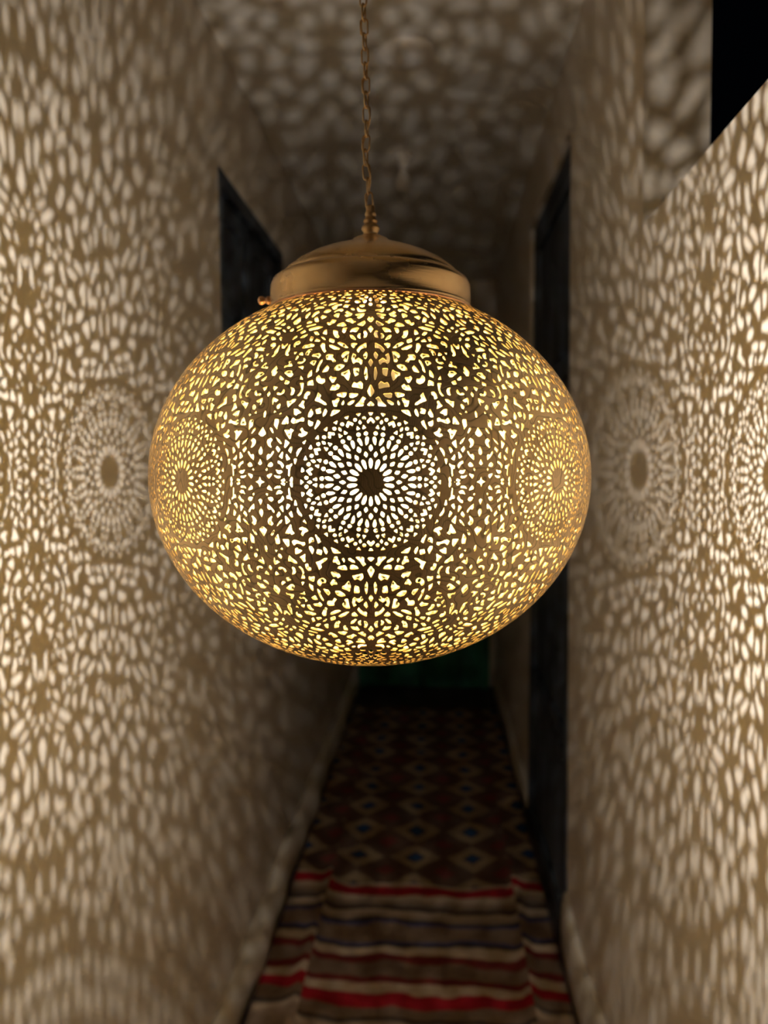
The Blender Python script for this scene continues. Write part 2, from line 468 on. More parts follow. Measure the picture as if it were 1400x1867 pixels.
# round plate and bare bulb on the ceiling
cxr, cyr = -0.090, 2.165
zr = min(ceil_z(cxr, cyr), ceil_z(cxr + .05, cyr), ceil_z(cxr - .05, cyr), ceil_z(cxr, cyr+.05)) 
bm = bmesh.new()
lathe(bm, [(0.0, -0.017), (0.050, -0.016), (0.070, -0.012), (0.079, -0.005), (0.080, 0.004), (0.0, 0.004)], 40)
bmesh.ops.recalc_face_normals(bm, faces=bm.faces)
o = link('ceiling_plate', bm, M_WHITE, smooth=True); o.location = (cxr, cyr, zr)
tag(o, 'round pale plate fixed flat to the ceiling just behind the lamp chain', 'ceiling plate')
cxb, cyb = -0.130, 2.86
zb = ceil_z(cxb, cyb)
lb = empty('ceiling_light', (cxb, cyb, zb)); tag(lb, 'small bare white bulb in a holder, unlit, on the ceiling further down the corridor', 'ceiling light')
bm = bmesh.new(); lathe(bm, [(0, 0.006), (0.034, 0.006), (0.034, -0.010), (0.020, -0.016), (0.018, -0.045), (0.0, -0.045)], 28); bmesh.ops.recalc_face_normals(bm, faces=bm.faces)
link('bulb_holder', bm, M_WHITE, lb, smooth=True)
bm = bmesh.new(); lathe(bm, [(0, -0.046), (0.013, -0.046), (0.014, -0.055), (0.024, -0.075), (0.029, -0.095), (0.026, -0.113), (0.014, -0.124), (0, -0.127)], 28); bmesh.ops.recalc_face_normals(bm, faces=bm.faces)
link('light_bulb', bm, M_WHITE, lb, smooth=True)

# ------------------------------------------------------------------ the pierced lamp
A, B = 0.25, 0.2145
H = R(22.5)
AZ0 = R(5.10)           # the front medallion faces the camera's side of the corridor
NT = 2000
tq = [(-math.pi / 2 + math.pi * i / NT) for i in range(NT + 1)]
qq = [0.0]
for i in range(NT):
    qq.append(qq[-1] + math.hypot(A * math.cos(tq[i + 1]) - A * math.cos(tq[i]), B * math.sin(tq[i + 1]) - B * math.sin(tq[i])))
q_mid = qq[NT // 2]
qq = [q - q_mid for q in qq]
def t_of_q(q):
    lo, hi = 0, NT
    while hi - lo > 1:
        m = (lo + hi) // 2
        if qq[m] <= q: lo = m
        else: hi = m
    f = (q - qq[lo]) / (qq[hi] - qq[lo])
    return tq[lo] + (tq[hi] - tq[lo]) * f
QMAX = 0.318
W0 = H * A
R_IN, R_RING = 0.0615, 0.0658

HOLES = [[[0.0002,0.1103],[-0.0108,0.1067],[0.0007,0.1022],[0.0099,0.1067]],
[[0.0003,0.0863],[-0.0138,0.0795],[-0.0005,0.0741],[0.0141,0.0787]],
[[0.0004,0.0705],[-0.0124,0.0673],[-0.0101,0.0661],[0.0091,0.0661],[0.013,0.0672]],
[[0.0203,0.1025],[0.0149,0.1015],[0.0116,0.0925],[0.0161,0.0896],[0.0202,0.0907],[0.0254,0.096]],
[[0.0311,0.114],[0.0191,0.1175],[0.0129,0.1155],[0.0145,0.112],[0.0204,0.1098],[0.0256,0.1106]],
[[0.0735,0.1161],[0.059,0.114],[0.0662,0.1111],[0.0631,0.1087],[0.0498,0.1113],[0.0323,0.1086],[0.0337,0.1053],[0.0395,0.1043],[0.0457,0.1065],[0.0577,0.107],[0.0667,0.1051],[0.0748,0.1072],[0.0783,0.1111]],
[[0.0684,0.1011],[0.0458,0.1011],[0.0453,0.097],[0.0474,0.0947],[0.0603,0.0932],[0.064,0.0952]],
[[0.0628,0.0881],[0.0513,0.0868],[0.0387,0.0889],[0.0288,0.0863],[0.0301,0.0816],[0.0508,0.0829],[0.0701,0.0834],[0.0688,0.0855]],
[[0.0779,0.0779],[0.0447,0.0774],[0.0515,0.0746],[0.0654,0.0733],[0.0764,0.0738]],
[[0.0574,0.0715],[0.061,0.0691],[0.0738,0.0667],[0.0823,0.0671],[0.0819,0.0689],[0.0682,0.0711]],
[[0.0281,0.0748],[0.0171,0.0729],[0.0247,0.0709],[0.0253,0.0658],[0.0552,0.0655],[0.0538,0.0669],[0.0402,0.0701],[0.0326,0.0733]],
[[0.0979,0.0716],[0.0944,0.0693],[0.0986,0.0669],[0.104,0.0669],[0.1051,0.0685]],
[[0.1245,0.0772],[0.1073,0.0784],[0.0875,0.0785],[0.0908,0.0754],[0.096,0.0738],[0.1208,0.0751]],
[[0.1149,0.0736],[0.1135,0.0714],[0.1206,0.0682],[0.1215,0.0654],[0.1325,0.0656],[0.1403,0.0713],[0.1293,0.0714],[0.1219,0.0732]],
[[0.1257,0.0867],[0.1146,0.0847],[0.1194,0.0818],[0.135,0.0801],[0.1513,0.0806],[0.1488,0.0827],[0.1424,0.0855],[0.1316,0.0848]],
[[0.1532,0.0941],[0.146,0.0927],[0.1293,0.0927],[0.1384,0.0878],[0.1456,0.0874],[0.159,0.0919]],
[[0.0849,0.1],[0.078,0.0952],[0.084,0.089],[0.0908,0.0903],[0.1015,0.0935],[0.1125,0.0944],[0.1133,0.0969],[0.0961,0.098]],
[[0.103,0.1042],[0.1057,0.1021],[0.1232,0.099],[0.1418,0.099],[0.1434,0.1009],[0.1338,0.1043],[0.1187,0.1051]],
[[0.089,0.1179],[0.0918,0.1126],[0.0936,0.1071],[0.1039,0.1071],[0.1105,0.1088],[0.1021,0.1122],[0.114,0.1112],[0.1209,0.1132],[0.1175,0.1157],[0.1058,0.1177]],
[[0.1859,0.1136],[0.1798,0.1153],[0.1545,0.1149],[0.1547,0.1119],[0.1388,0.1079],[0.1502,0.1063],[0.1587,0.1095],[0.1799,0.1096]],
[[0.1726,0.1043],[0.1636,0.1019],[0.1686,0.0982],[0.1903,0.0972],[0.1865,0.0997],[0.1794,0.1025]],
[[0.2007,0.0952],[0.1911,0.0916],[0.176,0.0915],[0.1729,0.0884],[0.1835,0.0863],[0.1992,0.0877],[0.209,0.0904],[0.2097,0.093]],
[[0.195,0.0791],[0.1822,0.0759],[0.186,0.0732],[0.1622,0.0691],[0.1584,0.0671],[0.1695,0.0673],[0.188,0.07],[0.2046,0.0713],[0.1982,0.0754]],
[[0.1978,0.1105],[0.1955,0.1083],[0.2034,0.104],[0.2055,0.1017],[0.2026,0.0998],[0.2139,0.0971],[0.2153,0.0994],[0.2122,0.1041],[0.2062,0.1084]],
[[0.2159,0.1168],[0.206,0.1145],[0.2144,0.1111],[0.2239,0.1129],[0.2473,0.1136],[0.2428,0.1158],[0.2264,0.1162]],
[[0.3948,0.1063],[0.3765,0.1003],[0.3886,0.0951],[0.4109,0.1005]],
[[0.3946,0.0818],[0.3853,0.0787],[0.3912,0.0758],[0.3997,0.0789]],
[[0.3637,0.096],[0.3425,0.0926],[0.3439,0.0912],[0.3542,0.0913],[0.3633,0.093]],
[[0.3331,0.0914],[0.3148,0.0896],[0.3191,0.0868],[0.336,0.0876]],
[[0.3794,0.0861],[0.3597,0.0848],[0.3639,0.0835],[0.3704,0.0816],[0.3786,0.0834]],
[[0.3335,0.0828],[0.3269,0.0812],[0.3302,0.0787],[0.3414,0.0773],[0.3577,0.0777],[0.3592,0.0794],[0.3526,0.08],[0.3428,0.079],[0.3383,0.08]],
[[0.3704,0.0757],[0.3447,0.0725],[0.3556,0.0707],[0.3645,0.0718],[0.3651,0.0681],[0.3681,0.0686],[0.3721,0.0723]],
[[0.338,0.0694],[0.3332,0.0675],[0.3364,0.0647],[0.3457,0.0643],[0.3498,0.0664],[0.3451,0.0684]],
[[0.3075,0.0845],[0.2936,0.0835],[0.2869,0.0809],[0.2894,0.0776],[0.2973,0.0766],[0.302,0.0772],[0.3001,0.0806]],
[[0.2726,0.088],[0.2562,0.088],[0.2554,0.0816],[0.259,0.0778],[0.2662,0.0757],[0.2749,0.0762],[0.2648,0.0791],[0.2622,0.0829],[0.2697,0.0864]],
[[0.3118,0.0715],[0.2989,0.0714],[0.2882,0.0732],[0.2756,0.0733],[0.2785,0.071],[0.2935,0.0681],[0.3036,0.0653],[0.3088,0.0682]],
[[0.2505,0.0717],[0.2428,0.0711],[0.2436,0.0678],[0.2394,0.0642],[0.2416,0.0636],[0.2504,0.065],[0.2636,0.0667],[0.2557,0.0691]],
[[0.2368,0.08],[0.2257,0.0795],[0.2252,0.077],[0.2338,0.076],[0.2345,0.0727],[0.2475,0.0738],[0.2455,0.0777]],
[[0.2228,0.0907],[0.2154,0.0852],[0.23,0.0857],[0.2399,0.0853],[0.2419,0.0884],[0.2358,0.0897]],
[[0.2327,0.1005],[0.2286,0.0945],[0.2382,0.0932],[0.2445,0.0924],[0.2464,0.0951],[0.2416,0.0983]],
[[0.2747,0.0953],[0.2634,0.0921],[0.2626,0.091],[0.2749,0.0911],[0.2747,0.0931]],
[[0.3482,0.0981],[0.3372,0.1001],[0.3168,0.1001],[0.3138,0.098],[0.3066,0.0961],[0.3128,0.0939],[0.3219,0.0939],[0.3371,0.0964]],
[[0.3383,0.1096],[0.3319,0.1091],[0.3192,0.1044],[0.3339,0.104],[0.3553,0.1029],[0.3542,0.1052],[0.3429,0.1053],[0.3368,0.1067],[0.3417,0.1085]],
[[0.2954,0.1036],[0.2696,0.1043],[0.2709,0.1006],[0.2821,0.1021]],
[[0.2766,0.1122],[0.2689,0.1108],[0.2685,0.1094],[0.279,0.1068],[0.2951,0.1062],[0.3017,0.1073],[0.2975,0.1087],[0.2841,0.1083],[0.2759,0.1094],[0.2806,0.1115]],
[[0.3081,0.1153],[0.3015,0.1127],[0.3107,0.1105],[0.3155,0.1106],[0.3128,0.1143]],
[[0.2926,0.1186],[0.2847,0.1147],[0.2965,0.1151],[0.3058,0.1157],[0.3029,0.1175]],
[[0.3331,0.1192],[0.3245,0.1185],[0.3184,0.1192],[0.3203,0.1174],[0.3266,0.1162]],
[[0.3648,0.1276],[0.3618,0.1248],[0.3548,0.1205],[0.3594,0.118],[0.3509,0.1153],[0.3583,0.1149],[0.3696,0.1166],[0.3737,0.1202],[0.3707,0.1239],[0.3703,0.1271]],
[[0.2555,0.1216],[0.2504,0.1203],[0.2608,0.1173],[0.2613,0.1147],[0.2757,0.1151],[0.2766,0.1179],[0.2679,0.1207]],
[[0.232,0.1093],[0.2209,0.1089],[0.2272,0.104],[0.2481,0.1068],[0.2407,0.1089]],
[[0.1986,0.063],[0.1797,0.0646],[0.1749,0.0597],[0.1928,0.0587]],
[[0.1612,0.0637],[0.1552,0.0613],[0.1596,0.0581],[0.1686,0.0562],[0.1704,0.0586],[0.1652,0.0629]],
[[0.2132,0.0642],[0.2048,0.0593],[0.2123,0.0561],[0.2231,0.0561],[0.223,0.0588]],
[[0.1354,0.0626],[0.1069,0.0622],[0.1179,0.0596],[0.1434,0.0564]],
[[0.2212,0.0537],[0.2121,0.0523],[0.2023,0.0516],[0.2046,0.0484],[0.214,0.048],[0.221,0.0498]],
[[0.188,0.0536],[0.1769,0.0518],[0.1805,0.0492],[0.1942,0.0451],[0.1965,0.0461],[0.1904,0.0508]],
[[0.2415,0.047],[0.2352,0.0439],[0.2198,0.0423],[0.2267,0.04],[0.2412,0.0385],[0.2534,0.04],[0.2495,0.0416],[0.2399,0.0416],[0.2485,0.0452]],
[[0.2236,0.0362],[0.2311,0.0319],[0.2368,0.0339]],
[[0.2402,0.0296],[0.2389,0.0283],[0.2488,0.0243],[0.2547,0.0213],[0.2564,0.0253],[0.2495,0.0283]],
[[0.279,0.0561],[0.2681,0.0539],[0.2529,0.0544],[0.2449,0.0562],[0.2368,0.0551],[0.2368,0.0522],[0.2522,0.0525],[0.2647,0.051],[0.2755,0.0505],[0.2862,0.0521]],
[[0.2794,0.0642],[0.2657,0.0637],[0.2483,0.0604],[0.2634,0.059],[0.2662,0.0578],[0.2765,0.0585]],
[[0.3939,0.0638],[0.3873,0.0611],[0.3888,0.0568],[0.3943,0.0569],[0.3992,0.06]],
[[0.3946,0.0488],[0.3761,0.0418],[0.3919,0.039],[0.4082,0.0441]],
[[0.3944,0.0316],[0.3851,0.0272],[0.3861,0.0245],[0.3911,0.0234],[0.3975,0.0245],[0.402,0.028]],
[[0.4008,0.0192],[0.3932,0.0203],[0.3846,0.0158],[0.3922,0.0142]],
[[0.3926,0.0065],[0.3896,0.0029],[0.3776,0.001],[0.3926,0.0014],[0.408,0.001],[0.3957,0.0029]],
[[0.3552,0.0632],[0.3465,0.0609],[0.3569,0.0605]],
[[0.3272,0.0608],[0.3239,0.0595],[0.3283,0.0581],[0.3343,0.0596]],
[[0.3483,0.0552],[0.3341,0.0548],[0.3318,0.0519],[0.3334,0.0484],[0.3354,0.0454],[0.3404,0.0468],[0.3494,0.0492],[0.3491,0.052]],
[[0.3039,0.0576],[0.2971,0.0558],[0.2936,0.0502],[0.3197,0.0501],[0.3174,0.0523],[0.309,0.0558]],
[[0.3615,0.0475],[0.3549,0.0465],[0.3469,0.0423],[0.3512,0.0422],[0.3601,0.0446],[0.3648,0.0463]],
[[0.3073,0.0449],[0.2941,0.0453],[0.2871,0.0443],[0.2837,0.0462],[0.2708,0.0446],[0.279,0.0423],[0.2813,0.0367],[0.2854,0.0369],[0.2974,0.0408]],
[[0.301,0.0368],[0.2837,0.0337],[0.2927,0.0308],[0.2989,0.0291],[0.3026,0.0297],[0.3011,0.0328]],
[[0.3573,0.0383],[0.3488,0.0363],[0.3557,0.034],[0.355,0.0321],[0.3506,0.03],[0.3551,0.0296],[0.3651,0.0314],[0.3704,0.0341],[0.3679,0.0368]],
[[0.3378,0.0388],[0.3296,0.0374],[0.3189,0.0355],[0.3134,0.0328],[0.3181,0.0328],[0.3288,0.0351]],
[[0.3293,0.0311],[0.3167,0.0278],[0.3236,0.0252],[0.3344,0.0286]],
[[0.2739,0.0304],[0.2728,0.0289],[0.2767,0.0244],[0.2869,0.0268],[0.2795,0.0301]],
[[0.3415,0.0267],[0.3411,0.0248],[0.3522,0.0214],[0.3661,0.0186],[0.3669,0.0226],[0.363,0.0241],[0.3526,0.0235],[0.3465,0.0264]],
[[0.3063,0.0259],[0.3076,0.0197],[0.3212,0.0218],[0.3104,0.0257]],
[[0.2929,0.024],[0.2784,0.0197],[0.2911,0.0184],[0.2948,0.0214]],
[[0.3231,0.0184],[0.3097,0.0169],[0.3012,0.0142],[0.3059,0.0116],[0.3092,0.0124],[0.3144,0.015],[0.3244,0.0161]],
[[0.2715,0.0161],[0.2714,0.0142],[0.2776,0.0127],[0.2805,0.0045],[0.2845,0.0056],[0.2832,0.0112],[0.2912,0.0116],[0.2923,0.0142],[0.2818,0.0144]],
[[0.2656,0.0198],[0.2545,0.02],[0.2595,0.015],[0.2627,0.0157]],
[[0.3497,0.0171],[0.3419,0.0154],[0.3442,0.0135],[0.3508,0.0129],[0.3636,0.0135],[0.358,0.0161]],
[[0.3652,0.0122],[0.3616,0.0105],[0.3675,0.0093],[0.3702,0.0105]],
[[0.3322,0.0108],[0.3189,0.0099],[0.3123,0.0101],[0.3057,0.0086],[0.3155,0.0069],[0.3254,0.0075]],
[[0.3454,0.0075],[0.347,0.0056],[0.3571,0.0027],[0.3639,0.0044],[0.3631,0.0063]],
[[0.3378,0.006],[0.327,0.0052],[0.313,0.0052],[0.3146,0.0033],[0.327,0.0033],[0.3353,0.0045]],
[[0.2991,0.003],[0.2959,0.0011],[0.3073,-0.0002],[0.3122,0.0015],[0.3072,0.0024]],
[[0.2717,0.0047],[0.2685,0.0034],[0.2693,0.0004],[0.2734,-0.0009],[0.2789,0.0011],[0.2765,0.0034]],
[[0.3016,-0.0014],[0.291,0.0003],[0.2798,-0.0014],[0.2912,-0.003]],
[[0.008,0.1595],[-0.0004,0.1571],[-0.0088,0.1592],[-0.0169,0.1562],[0.0015,0.1515],[0.0166,0.1558]],
[[0.0009,0.1471],[-0.0122,0.1434],[-0.0011,0.1383],[0.0125,0.1431]],
[[-0.0105,0.18],[-0.0053,0.1768],[0.005,0.1768],[0.0105,0.18],[0.0055,0.1833],[-0.0052,0.1833]],
[[-0.0003,0.195],[-0.0079,0.1911],[-0.0043,0.1861],[0.0042,0.1861],[0.0083,0.1911]],
[[0.0198,0.1954],[0.0244,0.1921],[0.0344,0.1921],[0.0402,0.1955],[0.0359,0.199],[0.0254,0.199]],
[[0.0535,0.1893],[0.0277,0.1897],[0.0304,0.1839],[0.0395,0.1821],[0.05,0.1856]],
[[0.0644,0.1788],[0.0377,0.1792],[0.0381,0.1755],[0.0492,0.1743],[0.0621,0.1756]],
[[0.0756,0.1752],[0.0639,0.1709],[0.0282,0.17],[0.0301,0.1678],[0.0559,0.1664],[0.0681,0.1671],[0.0768,0.1725]],
[[0.0806,0.1628],[0.0329,0.1649],[0.0395,0.1599],[0.0595,0.1565],[0.0683,0.1579],[0.0667,0.1596],[0.0501,0.1606],[0.0779,0.1614]],
[[0.0302,0.1538],[0.0267,0.1506],[0.0391,0.1465],[0.0654,0.1484],[0.048,0.1512]],
[[0.0624,0.145],[0.0553,0.144],[0.0667,0.1393],[0.0842,0.1399],[0.0966,0.1394],[0.0893,0.1432]],
[[0.0333,0.1404],[0.0228,0.141],[0.0152,0.1372],[0.0202,0.1332],[0.0322,0.1322],[0.0281,0.1366]],
[[0.0453,0.1378],[0.0486,0.1349],[0.046,0.1312],[0.0565,0.1326],[0.0608,0.1349],[0.0548,0.1375]],
[[0.0963,0.1362],[0.0808,0.1355],[0.0635,0.1304],[0.0697,0.1296],[0.0873,0.1322]],
[[0.0853,0.1261],[0.0727,0.1269],[0.057,0.1261],[0.0629,0.1239],[0.073,0.1211],[0.0836,0.1237]],
[[0.0189,0.1274],[0.0176,0.1215],[0.0372,0.1208],[0.0457,0.1182],[0.0515,0.1162],[0.0592,0.1192],[0.0465,0.1234]],
[[0.2199,0.1248],[0.2145,0.1275],[0.2018,0.1271],[0.1958,0.1215],[0.1881,0.1183],[0.1944,0.1168],[0.2032,0.1189],[0.2121,0.1221]],
[[0.1464,0.127],[0.1359,0.1282],[0.1146,0.1262],[0.0928,0.1214],[0.1072,0.1215],[0.1302,0.1242]],
[[0.1817,0.1253],[0.1677,0.1252],[0.1296,0.121],[0.1353,0.1195],[0.1535,0.1199],[0.1753,0.1226]],
[[0.1851,0.1327],[0.1619,0.1309],[0.1598,0.1276],[0.1651,0.1271],[0.1842,0.1289]],
[[0.1776,0.1423],[0.1548,0.1409],[0.1524,0.1371],[0.142,0.1341],[0.1477,0.1325],[0.1599,0.1337],[0.1723,0.1378]],
[[0.2108,0.1435],[0.2027,0.1366],[0.224,0.1383],[0.2214,0.1418]],
[[0.2287,0.1349],[0.2121,0.1338],[0.2008,0.1306],[0.2097,0.131]],
[[0.1127,0.1449],[0.1174,0.1404],[0.122,0.138],[0.1317,0.1398],[0.1323,0.1444]],
[[0.1664,0.1474],[0.159,0.1499],[0.1358,0.1519],[0.1179,0.1474],[0.1305,0.1465]],
[[0.1987,0.1561],[0.1754,0.1549],[0.1813,0.152],[0.203,0.1484],[0.2192,0.1511],[0.2177,0.1527],[0.205,0.1516],[0.2015,0.1535]],
[[0.1025,0.1574],[0.0873,0.1533],[0.0737,0.1526],[0.088,0.1501],[0.1009,0.1517],[0.1256,0.1538],[0.1234,0.1555]],
[[0.1317,0.1686],[0.1167,0.1659],[0.1005,0.164],[0.1074,0.1608],[0.1259,0.1596],[0.1369,0.1617],[0.1324,0.1631],[0.1174,0.1634],[0.1388,0.1661]],
[[0.1709,0.1649],[0.171,0.1586],[0.1885,0.1601],[0.1971,0.1623],[0.1884,0.1647]],
[[0.1639,0.1723],[0.1551,0.1699],[0.1622,0.1677],[0.1749,0.1694],[0.1925,0.1688],[0.1993,0.1667],[0.2028,0.1678],[0.1844,0.1721]],
[[0.2253,0.1696],[0.2398,0.1665],[0.2638,0.1672],[0.2596,0.1709],[0.2401,0.1721]],
[[0.1066,0.1734],[0.0958,0.1722],[0.0922,0.1695],[0.1036,0.1699],[0.1127,0.1723]],
[[0.1224,0.1783],[0.1335,0.1776],[0.1355,0.174],[0.162,0.1754],[0.1545,0.1803]],
[[0.0983,0.1877],[0.0799,0.1876],[0.0616,0.1844],[0.0796,0.1818],[0.0975,0.1841]],
[[0.1808,0.1814],[0.177,0.1789],[0.2018,0.1775],[0.1988,0.1727],[0.2112,0.1713],[0.2326,0.1763],[0.2101,0.1805]],
[[0.207,0.183],[0.228,0.1812],[0.2584,0.1784],[0.2546,0.1825],[0.2321,0.1843]],
[[0.1353,0.1893],[0.1408,0.184],[0.1621,0.1846],[0.1605,0.1868]],
[[0.0793,0.1941],[0.0445,0.1926],[0.0465,0.1907],[0.0685,0.1898]],
[[0.1049,0.1963],[0.0771,0.1976],[0.0757,0.1946]],
[[0.1354,0.1955],[0.1322,0.1916],[0.166,0.1925],[0.1581,0.1948]],
[[0.2091,0.1888],[0.192,0.1904],[0.175,0.1888],[0.1756,0.187],[0.1953,0.1868]],
[[0.247,0.1962],[0.2472,0.1895],[0.2649,0.1907],[0.2738,0.1952],[0.261,0.1964]],
[[0.1875,0.1977],[0.1778,0.195],[0.2034,0.1935],[0.1977,0.1973]],
[[0.1955,0.2019],[0.1793,0.2044],[0.1502,0.2029],[0.1497,0.1997],[0.1873,0.1997]],
[[0.0503,0.2033],[0.0466,0.2001],[0.0671,0.1986],[0.0784,0.2002]],
[[0.1158,0.2042],[0.0881,0.2035],[0.1019,0.1998],[0.1143,0.2004]],
[[0.0887,0.2091],[0.0699,0.2078],[0.0727,0.205],[0.0856,0.2062]],
[[0.0012,0.2107],[-0.0237,0.2049],[0.0225,0.2049]],
[[0.2449,0.2034],[0.2201,0.2018],[0.2247,0.1993],[0.2396,0.2001]],
[[0.3197,0.2008],[0.279,0.2004],[0.2808,0.1968],[0.3099,0.1975]],
[[0.3116,0.2065],[0.2792,0.208],[0.2967,0.2051]],
[[0.1909,0.2091],[0.1784,0.2072],[0.1799,0.205],[0.2094,0.206]],
[[0.4107,0.1302],[0.3909,0.126],[0.3806,0.1289],[0.376,0.1279],[0.389,0.1228],[0.4089,0.1285]],
[[0.3979,0.1482],[0.3831,0.1451],[0.3879,0.1428],[0.4019,0.1455]],
[[0.3934,0.1628],[0.373,0.1555],[0.3895,0.1519],[0.4129,0.157],[0.3948,0.1594]],
[[0.3252,0.131],[0.3171,0.1287],[0.3235,0.1266],[0.3372,0.1262],[0.334,0.1238],[0.3422,0.1247],[0.346,0.1274],[0.3405,0.1301]],
[[0.3489,0.1374],[0.3462,0.1356],[0.3637,0.1324],[0.3615,0.1358]],
[[0.2981,0.1386],[0.2976,0.1366],[0.311,0.1342],[0.3295,0.1342],[0.3187,0.1369]],
[[0.3243,0.1438],[0.3114,0.1415],[0.3302,0.1391],[0.3384,0.141]],
[[0.3387,0.1468],[0.3378,0.1456],[0.354,0.1434],[0.3633,0.1424],[0.3526,0.1452]],
[[0.3543,0.1503],[0.3556,0.1484],[0.3685,0.1468],[0.3737,0.1484],[0.3631,0.1501]],
[[0.3291,0.1534],[0.3225,0.1556],[0.3036,0.1543],[0.305,0.153],[0.3258,0.152]],
[[0.323,0.1488],[0.2786,0.1512],[0.2747,0.1499],[0.3166,0.1474]],
[[0.3035,0.145],[0.2593,0.1478],[0.2317,0.1465],[0.257,0.144],[0.2947,0.1424]],
[[0.272,0.1409],[0.256,0.1413],[0.2386,0.1373],[0.2505,0.1362]],
[[0.2761,0.1357],[0.2613,0.1341],[0.2652,0.1294],[0.277,0.1312]],
[[0.2526,0.1295],[0.247,0.1328],[0.2251,0.1303],[0.2295,0.1287]],
[[0.2671,0.1275],[0.2483,0.1262],[0.2463,0.124],[0.2738,0.1227],[0.3005,0.1223],[0.2945,0.1257],[0.2719,0.1265]],
[[0.3513,0.17],[0.3433,0.1657],[0.3486,0.1595],[0.3567,0.1614],[0.3625,0.1651]],
[[0.3779,0.1785],[0.3674,0.1742],[0.3788,0.1706],[0.3896,0.1755]],
[[0.3031,0.1709],[0.2914,0.1673],[0.3047,0.1646],[0.3144,0.1606],[0.3204,0.1621],[0.3195,0.1678]],
[[0.2913,0.1619],[0.2661,0.1533],[0.2855,0.154],[0.2998,0.1593]],
[[0.2849,0.1776],[0.2803,0.1748],[0.3106,0.1753],[0.3312,0.173],[0.335,0.1751],[0.3211,0.1784]],
[[0.2635,0.1632],[0.2334,0.1607],[0.2535,0.1572],[0.2666,0.1604]],
[[0.3823,0.1885],[0.3643,0.1866],[0.3605,0.1843],[0.3709,0.1842]],
[[0.3511,0.1837],[0.3373,0.1808],[0.3523,0.1787],[0.3551,0.1812]],
[[0.2999,0.1878],[0.2965,0.1859],[0.3168,0.1829],[0.3267,0.1853]],
[[0.2784,0.1821],[0.2762,0.1791],[0.3011,0.1813]],
[[0.3498,0.1985],[0.3425,0.1954],[0.3553,0.1923],[0.363,0.1945],[0.3596,0.1978]],
[[0.3475,0.2092],[0.3431,0.2068],[0.3631,0.2063],[0.3763,0.2084]],
[[0.419,0.2016],[0.3988,0.2015],[0.3731,0.1997],[0.3926,0.1993]]]
def chaikin(P, n=1, w=0.20):
    for _ in range(n):
        Q = []
        for i in range(len(P)):
            a, b = P[i], P[(i + 1) % len(P)]
            Q.append((a[0] + (b[0] - a[0]) * w, a[1] + (b[1] - a[1]) * w))
            Q.append((a[0] + (b[0] - a[0]) * (1 - w), a[1] + (b[1] - a[1]) * (1 - w)))
        P = Q
    return P
def area(P): return 0.5 * sum(P[i - 1][0] * P[i][1] - P[i][0] * P[i - 1][1] for i in range(len(P)))
def grow(P, d):
    """offset the outline outward by d (metres) along vertex normals"""
    s = 1 if area(P) > 0 else -1
    out = []
    for i in range(len(P)):
        a, b, c = Vector(P[i - 1]), Vector(P[i]), Vector(P[(i + 1) % len(P)])
        e1, e2 = (b - a), (c - b)
        if e1.length < 1e-7 or e2.length < 1e-7: out.append(tuple(b)); continue
        e1.normalize(); e2.normalize()
        n = Vector((e1.y + e2.y, -e1.x - e2.x)) * s
        if n.length > 1e-4: n.normalize()
        out.append((b.x + n.x * d, b.y + n.y * d))
    return out
polys = []
for P in HOLES:
    P = [(p[0], p[1] + (0.029 * ((p[1] - 0.07) / 0.139) ** 1.6 if p[1] > 0.07 else 0.0)) for p in P]
    # to a locally true metric: x along the parallel at the hole's own latitude
    qc = sum(p[1] for p in P) / len(P); ct = math.cos(t_of_q(min(qc, 0.3)))
    if qc < 0.0045 and abs(sum(p[0] for p in P) / len(P) - H) < 0.001: continue
    L = [(p[0] * A * ct, p[1]) for p in P]
    cxp, cyp = sum(p[0] for p in L) / len(L), qc
    if math.hypot(cxp / ct * math.cos(t_of_q(qc)), qc) < R_RING + 0.0002: continue
    L = grow(chaikin(L, 1, 0.14), 0.00005 + 0.0005 * max(0.0, min(1.0, (qc - 0.12) / 0.06)))
    L = [(x / ct, y) for x, y in L]
    for i, (x, y) in enumerate(L):      # keep the medallion's band whole
        d = math.hypot(x, y)
        if d < R_RING: L[i] = (x * R_RING / d, y * R_RING / d)
    polys.append(L)
# the pieces that fill the crown and foot, where every cell narrows
q0 = 0.2450
rr_ = 0
while q0 < QMAX - 0.004:
    ct = math.cos(t_of_q(q0))
    half = W0 * ct
    n = max(1, round(half / 0.0066))
    off = 0.5 * (rr_ % 2)
    pitch = W0 / n
    for i in range(n + 1):
        xc = (i + off) * pitch
        w, h_ = 0.37 * pitch, 0.0031
        tilt = 0.5 * math.sin(i * 2.1 + rr_) if 0 < i + off < n else 0.0
        jx, jy, jw = random.uniform(-0.12, 0.12) * pitch, random.uniform(-0.0018, 0.0018), random.uniform(0.75, 1.08)
        P = []
        for k_ in range(8):
            a_ = 2 * math.pi * k_ / 8
            u_, v_ = math.cos(a_), math.sin(a_) * (1.15 if k_ in (1, 2, 3) else 0.9)
            P.append((xc + jx * (0 < i + off < n) + w * jw * (u_ - 0.25 * tilt * v_), q0 + jy + h_ * (v_ + tilt * u_)))
        polys.append(P)
    q0 += 0.0083; rr_ += 1
polys.append([(W0 + r_ * math.cos(R(a_)), r_ * math.sin(R(a_))) for a_, r_ in ((0, .0046), (45, .0020), (90, .0048), (135, .0020), (180, .0046), (225, .0020), (270, .0048), (315, .0020))])
